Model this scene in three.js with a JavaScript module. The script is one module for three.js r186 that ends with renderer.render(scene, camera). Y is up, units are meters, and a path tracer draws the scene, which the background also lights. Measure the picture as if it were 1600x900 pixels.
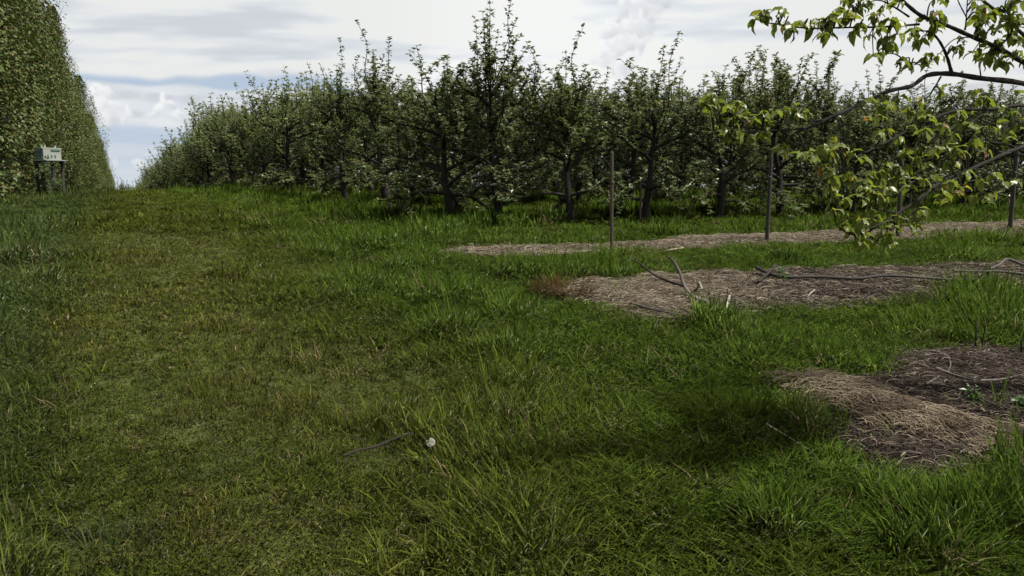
import * as THREE from 'three';
import { mergeGeometries } from 'three/addons/utils/BufferGeometryUtils.js';

// ------------------------------------------------------------------ camera, sky, sun, exposure
const scene = new THREE.Scene();
const camera = new THREE.PerspectiveCamera(41.11, 16 / 9, 0.05, 3000);
const PITCH = Math.atan(152 / 1200);
camera.position.set(0, 1.6, 0);
camera.rotation.set(-PITCH, 0, 0);
const renderer = new THREE.WebGLRenderer({ antialias: true });
renderer.setSize(1024, 576);
renderer.toneMapping = THREE.LinearToneMapping;
renderer.toneMappingExposure = 2.4;
renderer.shadowMap.enabled = true;

const SUN_AZ = THREE.MathUtils.degToRad(97), SUN_EL = THREE.MathUtils.degToRad(62);
const SUN = new THREE.Vector3(Math.sin(SUN_AZ) * Math.cos(SUN_EL), Math.sin(SUN_EL), -Math.cos(SUN_AZ) * Math.cos(SUN_EL));
const sun = new THREE.DirectionalLight(new THREE.Color(1, 0.95, 0.86), 4.4);
sun.name = 'sun';
sun.position.copy(SUN).multiplyScalar(120);
sun.castShadow = true;
sun.shadow.radius = 12;
sun.shadow.mapSize.set(4096, 4096);
Object.assign(sun.shadow.camera, { left: -50, right: 50, top: 50, bottom: -50, near: 1, far: 320 });
scene.add(sun, sun.target);

// ------------------------------------------------------------------ helpers: random, noise
function rng(seed) {
  let s = seed | 0;
  return () => { s = (s + 0x6d2b79f5) | 0; let t = Math.imul(s ^ (s >>> 15), 1 | s); t = (t + Math.imul(t ^ (t >>> 7), 61 | t)) ^ t; return ((t ^ (t >>> 14)) >>> 0) / 4294967296; };
}
const clamp = (x, a = 0, b = 1) => Math.min(b, Math.max(a, x));
const lerp = (a, b, t) => a + (b - a) * t;
const smooth = (a, b, x) => { const t = clamp((x - a) / (b - a)); return t * t * (3 - 2 * t); };
function hash3(x, y, z) {
  let h = Math.imul(x, 374761393) + Math.imul(y, 668265263) + Math.imul(z, 2147483647 - 58493);
  h = Math.imul(h ^ (h >>> 13), 1274126177); h ^= h >>> 16;
  return (h >>> 0) / 4294967296;
}
function noise3(x, y, z) {                       // value noise, 0..1
  const ix = Math.floor(x), iy = Math.floor(y), iz = Math.floor(z);
  let fx = x - ix, fy = y - iy, fz = z - iz;
  fx = fx * fx * (3 - 2 * fx); fy = fy * fy * (3 - 2 * fy); fz = fz * fz * (3 - 2 * fz);
  const a = lerp(lerp(hash3(ix, iy, iz), hash3(ix + 1, iy, iz), fx), lerp(hash3(ix, iy + 1, iz), hash3(ix + 1, iy + 1, iz), fx), fy);
  const b = lerp(lerp(hash3(ix, iy, iz + 1), hash3(ix + 1, iy, iz + 1), fx), lerp(hash3(ix, iy + 1, iz + 1), hash3(ix + 1, iy + 1, iz + 1), fx), fy);
  return lerp(a, b, fz);
}
function noise2(x, y) {
  const ix = Math.floor(x), iy = Math.floor(y);
  let fx = x - ix, fy = y - iy;
  fx = fx * fx * (3 - 2 * fx); fy = fy * fy * (3 - 2 * fy);
  return lerp(lerp(hash3(ix, iy, 7), hash3(ix + 1, iy, 7), fx), lerp(hash3(ix, iy + 1, 7), hash3(ix + 1, iy + 1, 7), fx), fy);
}
const fbm2 = (x, y, n = 4) => { let s = 0, a = 0.5, t = 0; for (let i = 0; i < n; i++) { s += a * noise2(x, y); t += a; a *= 0.5; x = x * 2.03 + 11.3; y = y * 2.03 + 5.7; } return s / t; };
const fbm3 = (x, y, z, n = 4) => { let s = 0, a = 0.5, t = 0; for (let i = 0; i < n; i++) { s += a * noise3(x, y, z); t += a; a *= 0.5; x = x * 2.03 + 11.3; y = y * 2.03 + 5.7; z = z * 2.03 + 3.1; } return s / t; };

// ------------------------------------------------------------------ sky: high layered cloud over pale blue air, cumulus low down
{
  const SKY = 1 / 2.4, W = 4096, H = 2048, data = new Float32Array(W * H * 4), R = rng(4), D = Math.PI / 180;
  const towers = [];                              // heaped clouds: azimuth, elevation of the puffs and their radius, all in degrees
  const tower = (az, el, pts) => pts.forEach(([a, e, r]) => towers.push([az + a, el + e, r]));
  tower(8.0, 8.0, [[-.6, -.6, 1.3], [0, .6, 1.5], [-.5, 1.7, 1.5], [.5, 2.4, 1.6], [-.2, 3.4, 1.4], [.9, 3.8, 1.6], [1.4, 4.8, 1.5], [.2, 5.0, 1.2], [2.3, 5.6, 1.3], [1.2, 6.2, 1.4]]);
  tower(.6, 7.4, [[0, 0, 1.2], [.5, 1.3, 1.2], [.3, 2.3, .9], [-1.2, -.4, 1.2]]);
  tower(-6.2, 6.6, [[0, 0, 1.6], [1.2, 1, 1.3], [-1.4, -.2, 1.2], [2.2, 1.4, 1.1]]);
  tower(-28, 5.1, [[0, .3, .95], [-.9, 0, .85], [.8, -.1, .8], [1.7, -.2, .6], [-1.7, -.3, .7], [.2, .9, .7]]);
  tower(-24.5, 5.2, [[0, 0, .6], [.6, .5, .6], [1.3, -.2, .6]]);
  for (let i = 0; i < 34; i++) {
    const az = 32 + R() * 285, el = 3 + R() * 5;
    const n = 4 + R() * 6; const pts = [];
    for (let k = 0; k < n; k++) pts.push([(R() - .5) * 4, R() * R() * 5, .6 + R() * .8]);
    tower(az, el, pts);
  }
  for (let i = 0; i < 60; i++) { const az = R() * 360 - 180, el = 1.2 + R() * .9; for (let k = 0; k < 6; k++) towers.push([az + (R() - .5) * 3.2, el + (R() - .3) * .5, .25 + R() * .35]); }
  const bins = Array.from({ length: 361 }, () => []);
  for (const t of towers) { let a = ((t[0] + 180) % 360 + 360) % 360; for (let k = -3; k <= 3; k++) bins[(Math.floor(a) + k + 360) % 360].push([a, t[1], t[2]]); }
  for (let row = 0; row < H; row++) {
    const el = ((row + .5) / H - .5) * 180, y = Math.sin(el * D), ce = Math.cos(el * D);
    for (let col = 0; col < W; col++) {
      const o = (row * W + col) * 4; data[o + 3] = 1;
      if (el < 0) { data[o] = .42 * SKY; data[o + 1] = .47 * SKY; data[o + 2] = .5 * SKY; continue; }
      const round = ((col + .5) / W - .5) * 2 * Math.PI, x = Math.cos(round) * ce, z = Math.sin(round) * ce;
      const az = Math.atan2(x, -z) / D;             // 0 = straight ahead, positive to the right
      // clear air
      const t = Math.pow(clamp(el / 50), .55);
      let r = lerp(.62, .2, t), g = lerp(.69, .36, t), b = lerp(.76, .64, t);
      // high layer on a plane: streaks
      const k = 1 / (y + .045), px = x * k, pz = z * k;
      const wob = fbm2(px * .5 + 3, pz * .5, 3) * 2.2;
      const n1 = fbm2(px * .55 + wob, pz * 1.1 + 40, 5), n2 = fbm2(px * 1.9 + 9, pz * 3.6 + wob, 4), n3 = fbm2(px * .35 + 70, pz * .35 + 20, 3);
      const edge = 7.35 + (noise2(az * .12 + 50, 3) - .5) * 1.0 + (noise2(az * .7, 9) - .5) * .35 + smooth(-14, -4, az) * -2.2 * smooth(80, 50, az);
      let cover = smooth(edge - .12, edge + .35, el) * smooth(.12, .42, n1 * .55 + n3 * .45 + .14);
      const tone = clamp(.5 + (n2 - .5) * 1.5 + (n1 - .5) * 1.3), glow = Math.pow(clamp((x * SUN.x + y * SUN.y + z * SUN.z)), 6);
      const br = lerp(.73, .9, smooth(.05, .6, tone)) * (.93 + .1 * smooth(18, 0, Math.abs(az - 4))) * (1 + .55 * glow) * (1 - .12 * smooth(20, 60, el));
      const blue = 1 - smooth(.2, .7, tone);
      r = lerp(r, br * (1 - .07 * blue) * .985, cover); g = lerp(g, br * (1 - .03 * blue), cover); b = lerp(b, br * (1 + .05 * blue) * .985, cover);
      if (el < 14) {
        // low stratus band and its soft flat sheets
        const s1 = fbm2(az * .16 + 8, el * 1.5, 4), band = smooth(3.7, 4.3, el + (s1 - .5) * .9) * smooth(7.05, 6.75, el + (noise2(az * .4, 1) - .5) * .5);
        const ba = band * (.72 + .28 * smooth(.3, .6, s1));
        const bt = .66 + .16 * smooth(.3, .7, fbm2(az * .5 + 4, el * 1.8 + 9, 4)); r = lerp(r, bt * .97, ba); g = lerp(g, bt, ba); b = lerp(b, bt * 1.02, ba);
        const sheet = smooth(.5, .75, fbm2(az * .1 + 30, el * 2.4 + 7, 4)) * smooth(4.8, 3.6, el) * .55 + smooth(3.2, .8, el) * .35;
        r = lerp(r, .7, sheet); g = lerp(g, .74, sheet); b = lerp(b, .78, sheet);
        // heaped clouds
        const list = bins[Math.floor(az + 180 + 360) % 360];
        if (list.length) {
          const wx = az + (fbm3(az * 1.1, el * 1.1, 5, 5) - .5) * 2.2, wy = el + (fbm3(az * 1.1, el * 1.1, 25, 5) - .5) * 2.2;
          let f = -9, hi = 0;
          for (const [ca, cel, cr] of list) {
            let da = wx + 180 - ca; if (da > 180) da -= 360; if (da < -180) da += 360;
            const de = wy - cel, v = 1 - Math.hypot(da, de) / cr;
            if (v > f) { f = v; hi = clamp(.5 + .5 * (de / cr) - .12 * da / cr); }
          }
          const al = smooth(-.04, el < 7 ? .55 : .36, f) * (el < 3 ? .75 : 1), puff = fbm3(az * 2.2, el * 2.2, 50, 4);
          const cb = lerp(.66, .98, clamp(hi * .95 + (puff - .5) * .55 + .08)) * (el < 3 ? .9 : 1);
          const sh = 1 - clamp(hi * .8 + (puff - .5) + .15);
          r = lerp(r, cb * (1 - .08 * sh), al); g = lerp(g, cb * (1 - .03 * sh), al); b = lerp(b, cb * (1 + .03 * sh), al);
        }
      }
      data[o] = r * SKY; data[o + 1] = g * SKY; data[o + 2] = b * SKY;
    }
  }
  const tex = new THREE.DataTexture(data, W, H, THREE.RGBAFormat, THREE.FloatType);
  tex.mapping = THREE.EquirectangularReflectionMapping; tex.magFilter = THREE.LinearFilter; tex.needsUpdate = true;
  scene.background = tex; scene.environment = tex;
}

// ------------------------------------------------------------------ terrain
// d = metres ahead of the viewer (-z). The ground climbs to a crest some 20 m off and falls away beyond it.
function H0(x, d) {
  const L = .0817 * d - .017 * clamp(x, -60, 60);
  let h = L < 1 ? Math.max(L, -1.5) : 1 + .52 * (1 - Math.exp(-(L - 1) / .52));
  if (d > 40) h -= smooth(16, 5, x + .504 * d) * (d < 58 ? .0042 * (d - 40) ** 2 : 1.36 + Math.min(.03 * (d - 58), 4));
  return h;
}
const bump = (x, d) => (fbm2(x * .9 + 40, d * .9 + 40, 3) - .5) * .09 + (noise2(x * 3.1 + 9, d * 3.1) - .5) * .025;
const H = (x, d) => H0(x, d) + bump(x, d) * smooth(80, 20, d);
const V = (x, y, z) => new THREE.Vector3(x, y, z);
const P = (x, d, up = 0) => V(x, H(x, d) + up, -d);
// a point at a given depth along a line of sight of the standing viewer
function at(px, py, d) {
  const x = (px - 800) / 1200, y = (450 - py) / 1200, c = Math.cos(PITCH), s = Math.sin(PITCH), k = d / (c + y * s);
  return V(x * k, 1.6 + (y * c - s) * k, -d);
}
// where that line of sight meets the ground: [x, d]
function ground(px, py) {
  const a = at(px, py, 1), dx = a.x, dy = a.y - 1.6;
  let d = 1.5;
  for (; d < 90; d += .01) if (1.6 + dy * d < H(dx * d, d)) break;
  return [dx * d, d];
}

// ------------------------------------------------------------------ scene helpers
const used = new Map();
function numbered(name) { const n = used.get(name) ?? 0; used.set(name, n + 1); return n ? `${name}_${String(n).padStart(3, '0')}` : name; }
function tag(o, label, category, group, kind) {
  if (label) o.userData.label = label; if (category) o.userData.category = category;
  if (group) o.userData.group = group; if (kind) o.userData.kind = kind;
  return o;
}
function thing(name, pos, label, category, group) {
  const o = new THREE.Group(); o.name = numbered(name); o.position.copy(pos); scene.add(o);
  return tag(o, label, category, group);
}
function mesh(name, geo, mat, parent) {
  const m = new THREE.Mesh(geo, mat); m.name = parent ? name : numbered(name); m.castShadow = m.receiveShadow = true; (parent ?? scene).add(m); return m;
}
class MB {                                         // collects tubes, leaves and blades into one geometry
  constructor() { this.p = []; this.n = []; this.c = []; this.i = []; this.uv = []; }
  get count() { return this.p.length / 3; }
  vert(v, n, c, u = 0, w = 0) { this.p.push(v.x, v.y, v.z); this.n.push(n.x, n.y, n.z); this.c.push(c[0], c[1], c[2]); this.uv.push(u, w); return this.count - 1; }
  tube(pts, radii, sides, col, colTip = col, cap = false) {
    const up = V(), side = V(), dir = V(), nrm = V(), v = V(); let ring0 = -1, len = 0;
    side.set(1, .13, .21);
    for (let k = 0; k < pts.length; k++) {
      const a = pts[Math.max(0, k - 1)], b = pts[Math.min(pts.length - 1, k + 1)];
      dir.subVectors(b, a).normalize();
      if (k) len += pts[k].distanceTo(pts[k - 1]);
      side.addScaledVector(dir, -side.dot(dir)); if (side.lengthSq() < 1e-6) side.set(dir.y, dir.z, dir.x).addScaledVector(dir, -side.dot(dir)); side.normalize();
      up.crossVectors(dir, side);
      const r = typeof radii === 'number' ? radii : radii[k], f = k / (pts.length - 1);
      const c = [lerp(col[0], colTip[0], f), lerp(col[1], colTip[1], f), lerp(col[2], colTip[2], f)];
      const ring = this.count;
      for (let s = 0; s <= sides; s++) {
        const t = s / sides * Math.PI * 2;
        nrm.copy(side).multiplyScalar(Math.cos(t)).addScaledVector(up, Math.sin(t));
        v.copy(pts[k]).addScaledVector(nrm, r);
        this.vert(v, nrm, c, s / sides * .4, len);
      }
      if (ring0 >= 0) for (let s = 0; s < sides; s++) { const A = ring0 + s, B = ring + s; this.i.push(A, A + 1, B, A + 1, B + 1, B); }
      ring0 = ring;
    }
    if (cap) for (const [k, sg] of [[0, -1], [pts.length - 1, 1]]) {
      const a = pts[Math.max(0, k - 1)], b = pts[Math.min(pts.length - 1, k + 1)];
      const nn = V().subVectors(b, a).normalize().multiplyScalar(sg), base = this.count - (sg > 0 ? sides + 1 : 0), cc = sg > 0 ? colTip : col;
      const first = sg > 0 ? ring0 : this.firstRing; const ce = this.vert(pts[k], nn, cc);
      if (sg > 0) for (let s = 0; s < sides; s++) this.i.push(ring0 + s, ring0 + s + 1, ce);
    }
    return this;
  }
  // a small folded leaf: base, two sides, tip
  leaf(b, dir, nrm, len, wid, c, fold = .25) {
    const s = V().crossVectors(dir, nrm).normalize(), m = V().copy(b).addScaledVector(dir, len * .45), t = V().copy(b).addScaledVector(dir, len).addScaledVector(nrm, -len * .12);
    const l = V().copy(m).addScaledVector(s, wid * .5).addScaledVector(nrm, wid * fold), r = V().copy(m).addScaledVector(s, -wid * .5).addScaledVector(nrm, wid * fold);
    const nl = V().copy(nrm).addScaledVector(s, -fold * 1.2).normalize(), nr = V().copy(nrm).addScaledVector(s, fold * 1.2).normalize();
    const i = this.vert(b, nl, c); this.vert(l, nl, c); this.vert(t, nl, c); this.i.push(i, i + 1, i + 2);
    const j = this.vert(b, nr, c); this.vert(t, nr, c); this.vert(r, nr, c); this.i.push(j, j + 1, j + 2);
  }
  // a bent blade of grass
  blade(b, az, h, lean, curl, wid, c0, c1, seg = 3) {
    const f = V(Math.cos(az), 0, Math.sin(az)), s = V(-f.z, 0, f.x), p = b.clone(); let ang = lean, i0 = -1;
    for (let k = 0; k <= seg; k++) {
      const q = k / seg, w = wid * (k === seg ? .08 : 1 - q * .45) * .5, n = V(0, 0, 0).addScaledVector(f, -Math.cos(ang)); n.y = Math.sin(ang);
      const c = [lerp(c0[0], c1[0], q), lerp(c0[1], c1[1], q), lerp(c0[2], c1[2], q)];
      const i = this.vert(V().copy(p).addScaledVector(s, w), n, c); this.vert(V().copy(p).addScaledVector(s, -w), n, c);
      if (i0 >= 0) this.i.push(i0, i0 + 1, i, i0 + 1, i + 1, i);
      i0 = i; p.addScaledVector(f, Math.sin(ang) * h / seg); p.y += Math.cos(ang) * h / seg; ang += curl / seg;
    }
  }
  geo() {
    const g = new THREE.BufferGeometry();
    g.setAttribute('position', new THREE.Float32BufferAttribute(this.p, 3)); g.setAttribute('normal', new THREE.Float32BufferAttribute(this.n, 3));
    g.setAttribute('color', new THREE.Float32BufferAttribute(this.c, 3)); g.setAttribute('uv', new THREE.Float32BufferAttribute(this.uv, 2)); g.setIndex(this.i);
    return g;
  }
}
function curve(pts, n) { return new THREE.CatmullRomCurve3(pts, false, 'centripetal').getPoints(n); }
const taper = (n, a, b, p = 1) => Array.from({ length: n }, (_, k) => lerp(a, b, Math.pow(k / (n - 1), p)));
const onUnit = (R) => { const z = R() * 2 - 1, t = R() * 6.2832, r = Math.sqrt(1 - z * z); return V(r * Math.cos(t), z, r * Math.sin(t)); };

// bark: a tiling grey relief
function barkTexture() {
  const N = 256, a = new Uint8Array(N * N * 4), R = rng(77), q = (x, y) => { const u = x / N, v = y / N; return (Math.sin(u * 6.2832 * 5 + 3 * Math.sin(v * 6.2832 * 2 + 2 * Math.sin(u * 12.566))) * .5 + .5) * .5 + .5 * noise3(Math.cos(u * 6.2832) * 5 + 9, Math.sin(u * 6.2832) * 5 + 9, 10 + 8 * Math.abs(v - .5)); };
  for (let y = 0; y < N; y++) for (let x = 0; x < N; x++) { const v = clamp(q(x, y) * .8 + R() * .25) * 255, o = (y * N + x) * 4; a[o] = a[o + 1] = a[o + 2] = v; a[o + 3] = 255; }
  const t = new THREE.DataTexture(a, N, N); t.wrapS = t.wrapT = THREE.RepeatWrapping; t.magFilter = THREE.LinearFilter; t.repeat.set(3, 4); t.needsUpdate = true; return t;
}
const bark = barkTexture();
const M = {
  bark: new THREE.MeshPhysicalMaterial({ name: 'bark', vertexColors: true, roughness: .9, specularIntensity: .25, bumpMap: bark, bumpScale: .012 }),
  stick: new THREE.MeshPhysicalMaterial({ name: 'dead_wood', vertexColors: true, roughness: .8, specularIntensity: .3, bumpMap: bark, bumpScale: .003 }),
  leaf: new THREE.MeshPhysicalMaterial({ name: 'leaf', vertexColors: true, roughness: .95, specularIntensity: .2, transmission: .45, thickness: 0, clearcoat: .9, clearcoatRoughness: .38 }),
  grass: new THREE.MeshPhysicalMaterial({ name: 'grass_blade', vertexColors: true, roughness: .95, specularIntensity: .15, transmission: .52, thickness: 0, clearcoat: .85, clearcoatRoughness: .38 }),
  straw: new THREE.MeshPhysicalMaterial({ name: 'straw', vertexColors: true, roughness: .9, specularIntensity: .2 }),
  soil: new THREE.MeshPhysicalMaterial({ name: 'mulch_soil', vertexColors: true, roughness: 1, specularIntensity: .05 }),
  hedge: new THREE.MeshPhysicalMaterial({ name: 'windbreak_leaf', vertexColors: true, roughness: .95, specularIntensity: .2, transmission: .22, thickness: 0, clearcoat: .22, clearcoatRoughness: .45 }),
  petal: new THREE.MeshPhysicalMaterial({ name: 'petal', vertexColors: true, roughness: .95, transmission: .35, thickness: 0 }),
};

// ------------------------------------------------------------------ beds of mulch (outline as [x, d])
const BED = [
  [[-.75, 9.7], [0, 9.55], [1.3, 9.98], [2.64, 10.5], [4.77, 11.4], [6.02, 11.65], [8.37, 12.56], [12, 14], [15, 15.2], [15, 16.3], [12, 15.15], [9.39, 14.13], [7.14, 13.2], [5.06, 12.16], [2.82, 11.27], [1.79, 10.73], [.52, 10.3], [-.58, 10.0]],
  [[.38, 7.5], [.76, 6.9], [1.07, 6.36], [1.77, 6.54], [2.97, 7.06], [3.92, 7.4], [5.46, 8.13], [9, 9.6], [9, 10.7], [6.43, 9.6], [5.01, 9.21], [3.64, 8.72], [2.12, 8.44], [1.37, 8.19], [.53, 7.82]],
  [[1.72, 4.77], [1.84, 4.28], [1.66, 3.83], [1.62, 3.3], [2.3, 3.42], [3.4, 3.9], [5, 4.6], [7, 5.5], [7, 7.1], [4.03, 5.94], [3.4, 5.73], [2.82, 5.53], [2.27, 5.02]],
];
function bedDistance(poly, x, y) {                 // > 0 inside
  let inside = false, best = 1e9;
  for (let i = 0, j = poly.length - 1; i < poly.length; j = i++) {
    const [xi, yi] = poly[i], [xj, yj] = poly[j];
    if (yi > y !== yj > y && x < (xj - xi) * (y - yi) / (yj - yi) + xi) inside = !inside;
    const t = clamp(((x - xi) * (xj - xi) + (y - yi) * (yj - yi)) / ((xj - xi) ** 2 + (yj - yi) ** 2));
    best = Math.min(best, Math.hypot(x - xi - t * (xj - xi), y - yi - t * (yj - yi)));
  }
  return inside ? best : -best;
}
const inBed = (n, x, d) => bedDistance(BED[n], x, d) - (n === 0 ? .05 : .02) + (noise2(x * 2.6 + n * 9, d * 2.6) - .5) * .3 + (noise2(x * 9, d * 9 + n) - .5) * .14;
const anyBed = (x, d) => Math.max(inBed(0, x, d), inBed(1, x, d), inBed(2, x, d));
const track = (x, d) => x + .504 * d;              // distance to the right of the mown track's line

// ------------------------------------------------------------------ ground sheet
{
  const N = 260, g = new THREE.PlaneGeometry(1, 1, N, N), p = g.attributes.position, col = new Float32Array(p.count * 3), s = (t) => Math.sinh(t * 5.2) / Math.sinh(5.2) * 420 + t * 9;
  for (let i = 0; i < p.count; i++) {
    const x = s(p.getX(i) * 2), d = s(p.getY(i) * 2) + 5;
    p.setXYZ(i, x, H(x, d), -d);
    const n = fbm2(x * 1.5, d * 1.5, 4), far = smooth(12, 40, d);
    col.set([lerp(.03, .05, n) , lerp(.034, .06, n) + .02 * far, lerp(.012, .018, n)], i * 3);
  }
  g.setAttribute('color', new THREE.BufferAttribute(col, 3));
  g.computeVertexNormals();
  tag(mesh('ground', g, M.soil), 'gently rising grassy orchard ground', 'ground', null, 'structure');
}
// bed sheets
const bedNames = ['pale straw mulch bed along the row of posts', 'straw mulch bed with the forked branch on it', 'dark twiggy soil bed under the overhanging branch'];
const bedRise = (n, x, d) => smooth(-.02, .3, inBed(n, x, d)) * (n === 2 ? .035 : .045) * (.25 + .8 * noise2(x * 2.5 + 3, d * 2.5) + .7 * noise2(x * 6 + 3, d * 6));
BED.forEach((poly, n) => {
  const xs = poly.map((q) => q[0]), ds = poly.map((q) => q[1]), c = .06, b = new MB(), id = new Map();
  const x0 = Math.min(...xs) - .2, d0 = Math.min(...ds) - .2, nx = Math.ceil((Math.max(...xs) + .2 - x0) / c), nd = Math.ceil((Math.max(...ds) + .2 - d0) / c);
  const vert = (i, j) => {
    const key = i * 10000 + j; if (id.has(key)) return id.get(key);
    const x = x0 + i * c, d = d0 + j * c, e = inBed(n, x, d), t = fbm2(x * 4 + n * 30, d * 4, 4), f = fbm2(x * 1.2 + 8, d * 1.2, 3);
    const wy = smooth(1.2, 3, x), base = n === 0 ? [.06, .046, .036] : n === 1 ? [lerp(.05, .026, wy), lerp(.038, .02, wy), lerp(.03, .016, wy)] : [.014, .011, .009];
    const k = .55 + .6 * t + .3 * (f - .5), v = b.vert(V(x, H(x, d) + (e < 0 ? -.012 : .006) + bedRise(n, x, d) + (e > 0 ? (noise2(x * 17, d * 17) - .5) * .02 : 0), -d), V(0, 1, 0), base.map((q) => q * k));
    id.set(key, v); return v;
  };
  for (let i = 0; i < nx; i++) for (let j = 0; j < nd; j++) if (inBed(n, x0 + (i + .5) * c, d0 + (j + .5) * c) > -.09) {
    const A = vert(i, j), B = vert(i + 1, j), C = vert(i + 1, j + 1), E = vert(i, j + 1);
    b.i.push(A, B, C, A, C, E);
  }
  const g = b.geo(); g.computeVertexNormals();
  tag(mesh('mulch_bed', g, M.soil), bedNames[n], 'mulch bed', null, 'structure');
});
const surface = (x, d) => { let h = H(x, d); for (let n = 0; n < 3; n++) if (inBed(n, x, d) > 0) h = Math.max(h, H(x, d) + .006 + bedRise(n, x, d)); return h; };

// ------------------------------------------------------------------ instanced cover: grass, straw
function instanced(name, geos, mat, items, label, category) {   // items: [variant, matrix, color]
  const root = new THREE.Group(); root.name = numbered(name); scene.add(root); tag(root, label, category, null, 'stuff');
  geos.forEach((g, v) => {
    const list = items.filter((q) => q[0] === v); if (!list.length) return;
    const im = new THREE.InstancedMesh(g, mat, list.length); im.name = category.replace(/ /g, '_'); im.castShadow = im.receiveShadow = true;
    list.forEach((q, i) => { im.setMatrixAt(i, q[1]); im.setColorAt(i, q[2]); });
    tag(im, null, null, null, 'stuff'); root.add(im);
  });
}
const mat4 = (pos, yaw, sx, sy, sz, tilt = 0, tz = 0) => new THREE.Matrix4().compose(pos, new THREE.Quaternion().setFromEuler(new THREE.Euler(tilt, yaw, tz, 'YXZ')), V(sx, sy, sz));
function clump(seed, n, rad, h, hv, lean, curl, wid, stray = .12) {      // unit heights are metres; colour near white, tinted per copy
  const b = new MB(), R = rng(seed);
  for (let k = 0; k < n; k++) {
    const a = R() * 6.283, r = Math.sqrt(R()) * rad, dry = R() < stray, t = .75 + R() * .5;
    const c0 = dry ? [1.7 * t, 1.3 * t, 1.6 * t] : [1.0 * t, .9 * t, .9 * t], c1 = dry ? [2.1 * t, 1.7 * t, 2.4 * t] : [1.0 * t, 1.05 * t, 1.0 * t];
    const az = a + (R() - .5) * 2.6;
    b.blade(V(Math.cos(a) * r, -.01, Math.sin(a) * r), az, h * (1 - hv + R() * hv * 1.5), lean * (.15 + R()), curl * (.2 + R() * 1.1), wid * (.7 + R() * .6), c0, c1, 3);
  }
  return b.geo();
}
{
  // variants 0-2 near short, 3-5 near lush, 6-7 mid short, 8-9 mid lush, 10-11 far
  const geos = [
    clump(1, 12, .035, .06, .6, .75, .9, .0038, .2), clump(2, 12, .04, .055, .6, 1.0, .7, .0042, .2), clump(3, 11, .035, .065, .7, .85, 1.1, .0036, .25),
    clump(4, 13, .05, .15, .6, .6, 1.6, .0048, .13), clump(5, 12, .055, .16, .6, .7, 1.9, .0058, .12), clump(6, 13, .05, .14, .7, .5, 1.3, .0042, .14),
    clump(7, 16, .08, .065, .6, .8, .9, .007, .2), clump(8, 16, .08, .06, .6, .9, .8, .0075, .2),
    clump(9, 16, .09, .16, .7, .6, 1.5, .0075, .08), clump(10, 16, .09, .15, .7, .65, 1.7, .0075, .08),
    clump(11, 26, .2, .13, .6, .5, 1.1, .016, .1), clump(12, 26, .2, .11, .6, .6, 1.2, .017, .1),
  ];
  const R = rng(901), items = [], c = new THREE.Color();
  let d = 1.9;
  while (d < 48) {
    const cell = clamp(.0075 * d, .023, .26), x1 = .70 * d + .9, x0 = d < 30 ? -x1 : -.70 * d, xe = d < 26 ? x1 : Math.min(x1, .0 * d + 16);
    for (let x = x0; x < xe; x += cell) {
      const X = x + (R() - .5) * cell, D = d + (R() - .5) * cell, q = track(X, D), bedE = D < 17 ? anyBed(X, D) : -1;
      if (bedE > .0 && R() > .015 + .3 * smooth(.22, 0, bedE)) continue;
      if (bedE > -.08 && R() < .3) continue;
      const n1 = fbm2(X * 1.7 + 3, D * 1.7, 3), n2 = fbm2(X * .45 + 20, D * .45 + 7, 3), n3 = noise2(X * 5, D * 5);
      const lushR = smooth(.8, 3.2, q + (n2 - .5) * 1.6 + (n1 - .5) * 1.2), lushL = smooth(-.2, -1.0, q + (n2 - .5) * .8);
      const lush = Math.max(lushR, lushL), tuft = smooth(.52, .78, n1);
      // heights, metres relative to the unit clump
      let hs = lerp(.65 + .75 * tuft, .55 + 1.45 * tuft, Math.max(smooth(1.7, 2.9, q + (n2 - .5) * 1.2), lushL)) * (lush > .5 && q < 2 && q > 0 ? .62 : 1) * (.7 + R() * .6);
      const strip = smooth(.9, .2, Math.min(Math.abs(inBedRow(X, D)), 2));
      if (lush > .5 && q > 3) hs *= .72 + .35 * (1 - strip);
      const row = D - (13.3 + .387 * X); if (row > -1.7 && row < 1.5 && lushR > .5) hs *= 1.1; if (D < 12.5 && D > 8) hs *= lerp(.5, 1, smooth(.05, .6, Math.abs(D - .387 * X - 9.7 + .25)));
      const isLush = R() < lush * (.5 + .5 * tuft) + lush * .4;
      let v; const DD = D * (.78 + R() * .44);
      if (DD < 5.5) v = (isLush ? 3 : 0) + Math.floor(R() * 3); else if (DD < 13) v = (isLush ? 8 : 6) + Math.floor(R() * 2); else v = 10 + Math.floor(R() * 2);
      const wide = (.85 + R() * .4) * (D < 5.5 ? 1 + .0 * D : D < 13 ? lerp(1, 1.45, (D - 5.5) / 7.5) : lerp(1, 1.9, clamp((D - 13) / 20)));
      if (D >= 13) hs *= lerp(.6, 1, lush) * (1 + .5 * smooth(16, 24, D));
      // colour: olive and brownish on the track, fresh green to the right, bluish green at the left
      const brown = (1 - lush) * smooth(.34, .72, n2 * .2 + n3 * .25 + n1 * .6), s = .72 + .5 * n1 + (R() - .5) * .35;
      let r = lerp(.118, .116, lushR), g = lerp(.162, .195, lushR), b = lerp(.024, .026, lushR);
      r = lerp(r, .115, lushL); g = lerp(g, .175, lushL); b = lerp(b, .045, lushL);
      r = lerp(r, .15, brown * .35); g = lerp(g, .135, brown * .35); b = lerp(b, .034, brown * .4);
      if (R() < .045) { r = .26; g = .22; b = .12; }
      c.setRGB(r * s, g * s, b * s);
      const flow = n2 * 6 + 2;
      items.push([v, mat4(V(X, H(X, D), -D), R() < .5 ? R() * 6.283 : flow, wide, hs, wide, (R() - .5) * .3, (R() - .5) * .3), c.clone()]);
    }
    d += cell;
  }
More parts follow.
